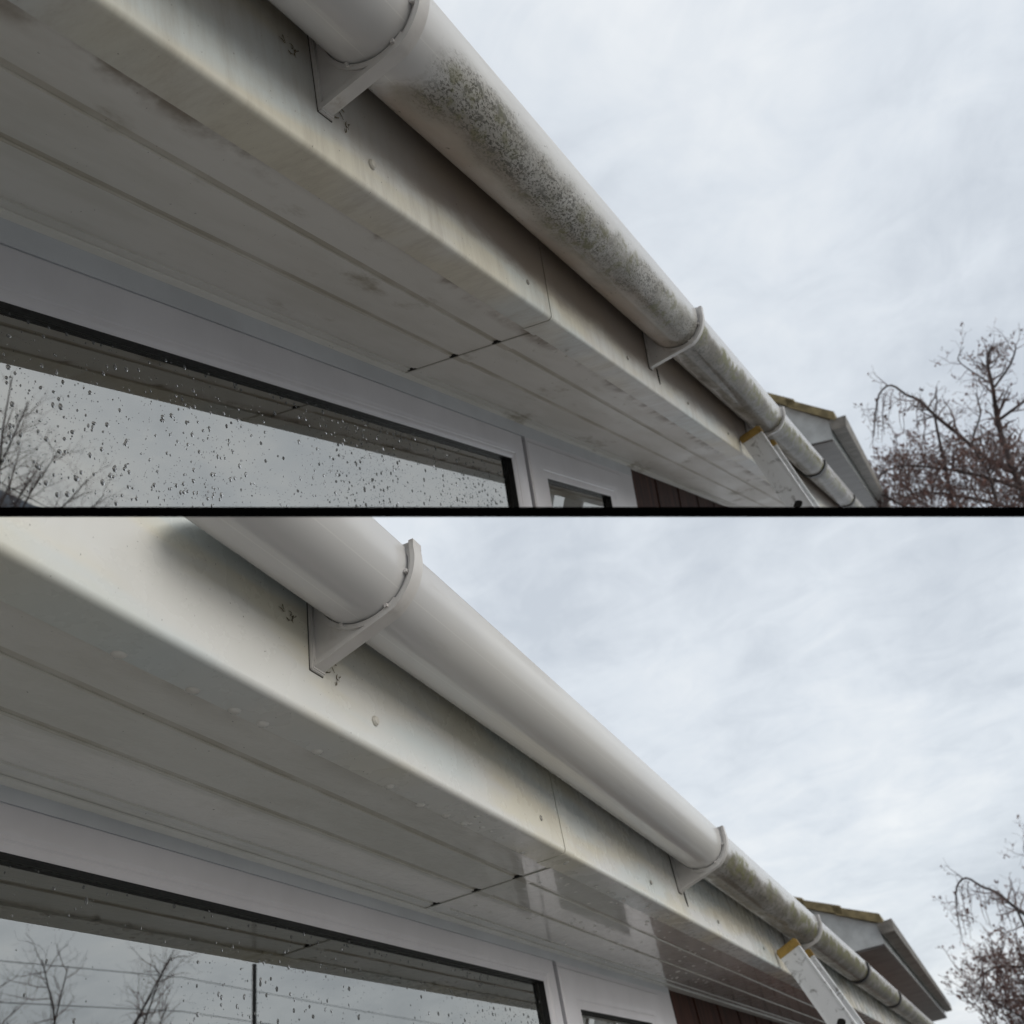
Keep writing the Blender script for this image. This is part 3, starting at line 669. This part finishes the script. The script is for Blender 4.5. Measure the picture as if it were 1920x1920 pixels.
def build_tree(nm):
    p = PAN[nm]
    rnd = random.Random(31)
    base = Vector((.50, 13.4, 1.03)) if nm == 'upper' else Vector((1.08, 15.3, .70))
    sc_ = 12 / FPX if nm == 'upper' else 12 / FPX
    T = thing('bare_tree', {'upper': 'bare budding tree with a drooping top branch, above the black bar',
                            'lower': 'bare budding tree with a drooping top branch, below the black bar'}[nm], 'tree', p, base - Vector((0, 0, 3.0 if nm == 'lower' else .2)))
    ca, sa = math.cos(R(9)), math.sin(R(9))
    def px(x, y, dy=0):                                      # limb points sketched in picture pixels round the foot of the crown
        X, Y = (x - 1790), (950 - y)
        return base + Vector(((X * ca + Y * sa * .9) * sc_ * 1.05, dy, (Y * ca - X * sa * .9) * sc_))
    bw, bt, bb = B(), B(), B()
    limbs = [
        ([(1905, 1100), (1900, 950), (1882, 880), (1868, 800), (1862, 740), (1856, 690), (1864, 662)], .055, .010, 0),
        ([(1882, 880), (1850, 860), (1800, 800), (1768, 765), (1745, 730), (1722, 712), (1698, 704), (1676, 718), (1664, 752), (1660, 790)], .035, .006, .3),
        ([(1768, 765), (1772, 810), (1778, 850), (1782, 900), (1790, 960)], .018, .026, .3),
        ([(1862, 740), (1890, 700), (1900, 672), (1896, 656)], .016, .005, -.2),
        ([(1868, 800), (1910, 770), (1950, 740), (1990, 700)], .022, .006, -.3),
        ([(1860, 720), (1830, 690), (1812, 668), (1822, 650)], .012, .004, .1),
        ([(1890, 930), (1830, 900), (1760, 880), (1700, 870), (1660, 890)], .028, .008, -.4),
        ([(1895, 960), (1820, 930), (1740, 910), (1690, 925)], .028, .008, .5),
        ([(1890, 900), (1930, 860), (1960, 850)], .020, .006, .4),
        ([(1800, 960), (1740, 930), (1700, 880), (1670, 850)], .020, .006, .9),
        ([(1850, 960), (1840, 900), (1820, 850), (1835, 800), (1830, 760)], .022, .006, -.8),
        ([(1780, 1000), (1720, 960), (1680, 930), (1655, 920)], .020, .006, -.6),
    ]
    for pts, a, b, dy in limbs:
        c_ = [px(x, y, dy + i * rnd.uniform(-.06, .06)) for i, (x, y) in enumerate(pts)]
        q = []                                               # rounded through the sketched points
        for i in range(len(c_) - 1):
            p0, p1, p2, p3 = c_[max(i - 1, 0)], c_[i], c_[i + 1], c_[min(i + 2, len(c_) - 1)]
            for f in (0, .33, .67): q.append(p1 * 1.0 + (p2 - p0) * (.5 * f) + (p0 * 2 - p1 * 5 + p2 * 4 - p3) * (.5 * f * f) + (p1 * 3 - p0 - p2 * 3 + p3) * (.5 * f ** 3))
        q.append(c_[-1])
        low = sum(y for _, y in pts) / len(pts) > 820
        grow(bw, bt, bb, q, a, b, rnd, 0, (13 if low else 7.5, 10, 8), 1.0, (.55, .28, .16), .55)
    # the drooping shoots of the weeping branch
    for x0, y0 in ((1700, 704), (1690, 708), (1680, 715), (1672, 725), (1712, 708), (1725, 713), (1740, 725), (1665, 745), (1752, 740)):
        q = [px(x0, y0, .3)]
        dx = rnd.uniform(-16, 2)
        for k in range(1, 6): q.append(px(x0 + dx * (k / 5) ** .6 + rnd.uniform(-2, 2), y0 - 4 + 22 * k * rnd.uniform(.7, 1.0), .3 + rnd.uniform(-.1, .1)))
        grow(bw, bt, bb, q, .006, .003, rnd, 1, (5, 6, 4), .8, (.3, .16, .1), .6)
    # thick brushy growth low in the crown
    for k in range(260):
        x, y = rnd.uniform(1650, 1960), rnd.uniform(865, 1010); q = [px(x, y, rnd.uniform(-1, 1))]
        dirn = Vector((rnd.gauss(0, .6), rnd.gauss(0, .4), 1)).normalized()
        for j in range(4): dirn = (dirn + Vector((rnd.gauss(0, .25), rnd.gauss(0, .25), rnd.gauss(.05, .2)))).normalized(); q.append(q[-1] + dirn * .13)
        grow(bw, bt, bb, q, .008, .003, rnd, 1, (6, 11, 4), 1.0, (.3, .24, .1), .9)
    if nm == 'lower':
        f_ = base + Vector((.9, 0, 0)); tube(bw, [Vector((f_.x + .1, f_.y, -1.9)), Vector((f_.x + .05, f_.y, -.8)), px(1905, 1090)], [.16, .11, .06], 8)
    finish(bw, 'trunk', M_bark, T, p, smooth=60); cr_ = finish(bt, 'crown', M_twig, T, p, smooth=60); finish(bb, 'buds', M_bud, T, p, smooth=0, kind='stuff')
    return T

for nm in ('upper', 'lower'):
    build_house(nm); build_gutter(nm); build_ladder(nm); build_neighbour(nm); build_tree(nm)

# ---------------------------------------------------------------- across the garden: seen only in the panes
def garden_tree(x, y, H_, seed, label):
    rnd = random.Random(seed); T = thing('garden_tree', label, 'tree', None, (x, y, 0), 'bare trees across the garden')
    bw, bt = B(), B(); b0 = Vector((x, y, 0))
    tube(bw, [b0, b0 + Vector((.05, .02, H_ * .22)), b0 + Vector((.0, .05, H_ * .34))], [.20, .15, .13], 8)
    for k in range(9):
        a = k * 2.4 + rnd.uniform(-.3, .3); d = Vector((math.cos(a) * .30, math.sin(a) * .30, 1)).normalized(); q = [b0 + Vector((0, .05, H_ * rnd.uniform(.22, .34)))]
        for j in range(6): d = (d + Vector((rnd.gauss(0, .10), rnd.gauss(0, .10), .03))).normalized(); q.append(q[-1] + d * H_ * .12)
        grow(bw, bt, None, q, .055, .010, rnd, 0, (4.2, 4.5, 3.5), .8, (1.3, .7, .4))
    finish(bw, 'trunk', M_bark, T, smooth=60); finish(bt, 'crown', M_twig, T, smooth=60)
def pol(az, d): return math.cos(R(az)) * d - 1.5, math.sin(R(az)) * d
garden_tree(*pol(24, 20), 9.2, 3, 'bare tree reflected in the rainy pane above the black bar')
garden_tree(*pol(41.5, 20), 7.2, 4, 'bare tree reflected in the rainy pane below the black bar')
def far_house(az, d, wdt, eave, label, col):
    x, y = pol(az, d); Hs = thing('facing_house', label, 'house', None, (x, y, 0), 'houses across the garden')
    Hs.rotation_euler = (0, 0, R(az)); bpy.context.view_layer.update(); Hs['base'] = [0, 0, 0]
    w2 = wdt / 2
    bm = B(); box(bm, (0, -w2, 0), (5, w2, eave)); finish(bm, 'wall', col, Hs, smooth=0)
    bm = B(); prism(bm, [(-.4, eave), (2.5, eave + 1.7), (5.4, eave), (5.4, eave - .12), (-.4, eave - .12)], 't', -w2 - .3, w2 + .3); finish(norm(bm), 'roof', M_slate, Hs, smooth=0)
    bm = B(); box(bm, (-.46, -w2 - .3, eave - .26), (-.38, w2 + .3, eave - .10)); finish(bm, 'gutter', M_white, Hs, smooth=0)
    for k in range(3):
        yy = -w2 + (k + .5) * wdt / 3; bm = B(); box(bm, (-.05, yy - .6, eave - 1.7), (.02, yy + .6, eave - .5)); wdw = finish(bm, 'window', M_white, Hs, smooth=0)
        bm = B(); box(bm, (-.07, yy - .5, eave - 1.6), (-.052, yy + .5, eave - .6)); finish(bm, 'pane', M_black, wdw, smooth=0)
M_slate = plain('blue_grey_slate', (.13, .15, .18), .7, .2, 2)
M_rend = plain('pale_render', (.45, .46, .47), .85, .1, 2)
far_house(17, 24, 11, 7.3, 'slate-roofed house mirrored in the pane above the black bar', M_rend)
far_house(42, 24, 9, 5.0, 'slate-roofed house mirrored in the pane below the black bar', M_rend)
for az, d, H_, lb in ((33.6, 9, 5.0, 'dark pole mirrored in the pane above the black bar'), (51.6, 9, 4.0, 'dark pole mirrored in the pane below the black bar')):
    x, y = pol(az, d); bm = B(); tube(bm, [Vector((x, y, 0)), Vector((x, y, H_))], [.024, .020], 10); tag(finish(bm, 'garden_pole', M_black, smooth=60), lb, 'pole', 'poles across the garden')

for z, lb in ((5.0, 'upper of two thin overhead wires mirrored in the panes'), (4.6, 'lower of two thin overhead wires mirrored in the panes')):
    bm = B(); tube(bm, [Vector((7.6, -14 + 4 * k, z - .25 * math.sin(math.pi * ((k * 4) % 24) / 24))) for k in range(13)], [.0045] * 13, 5); tag(finish(bm, 'overhead_wire', M_black, smooth=60), lb, 'wire', 'overhead wires across the garden')
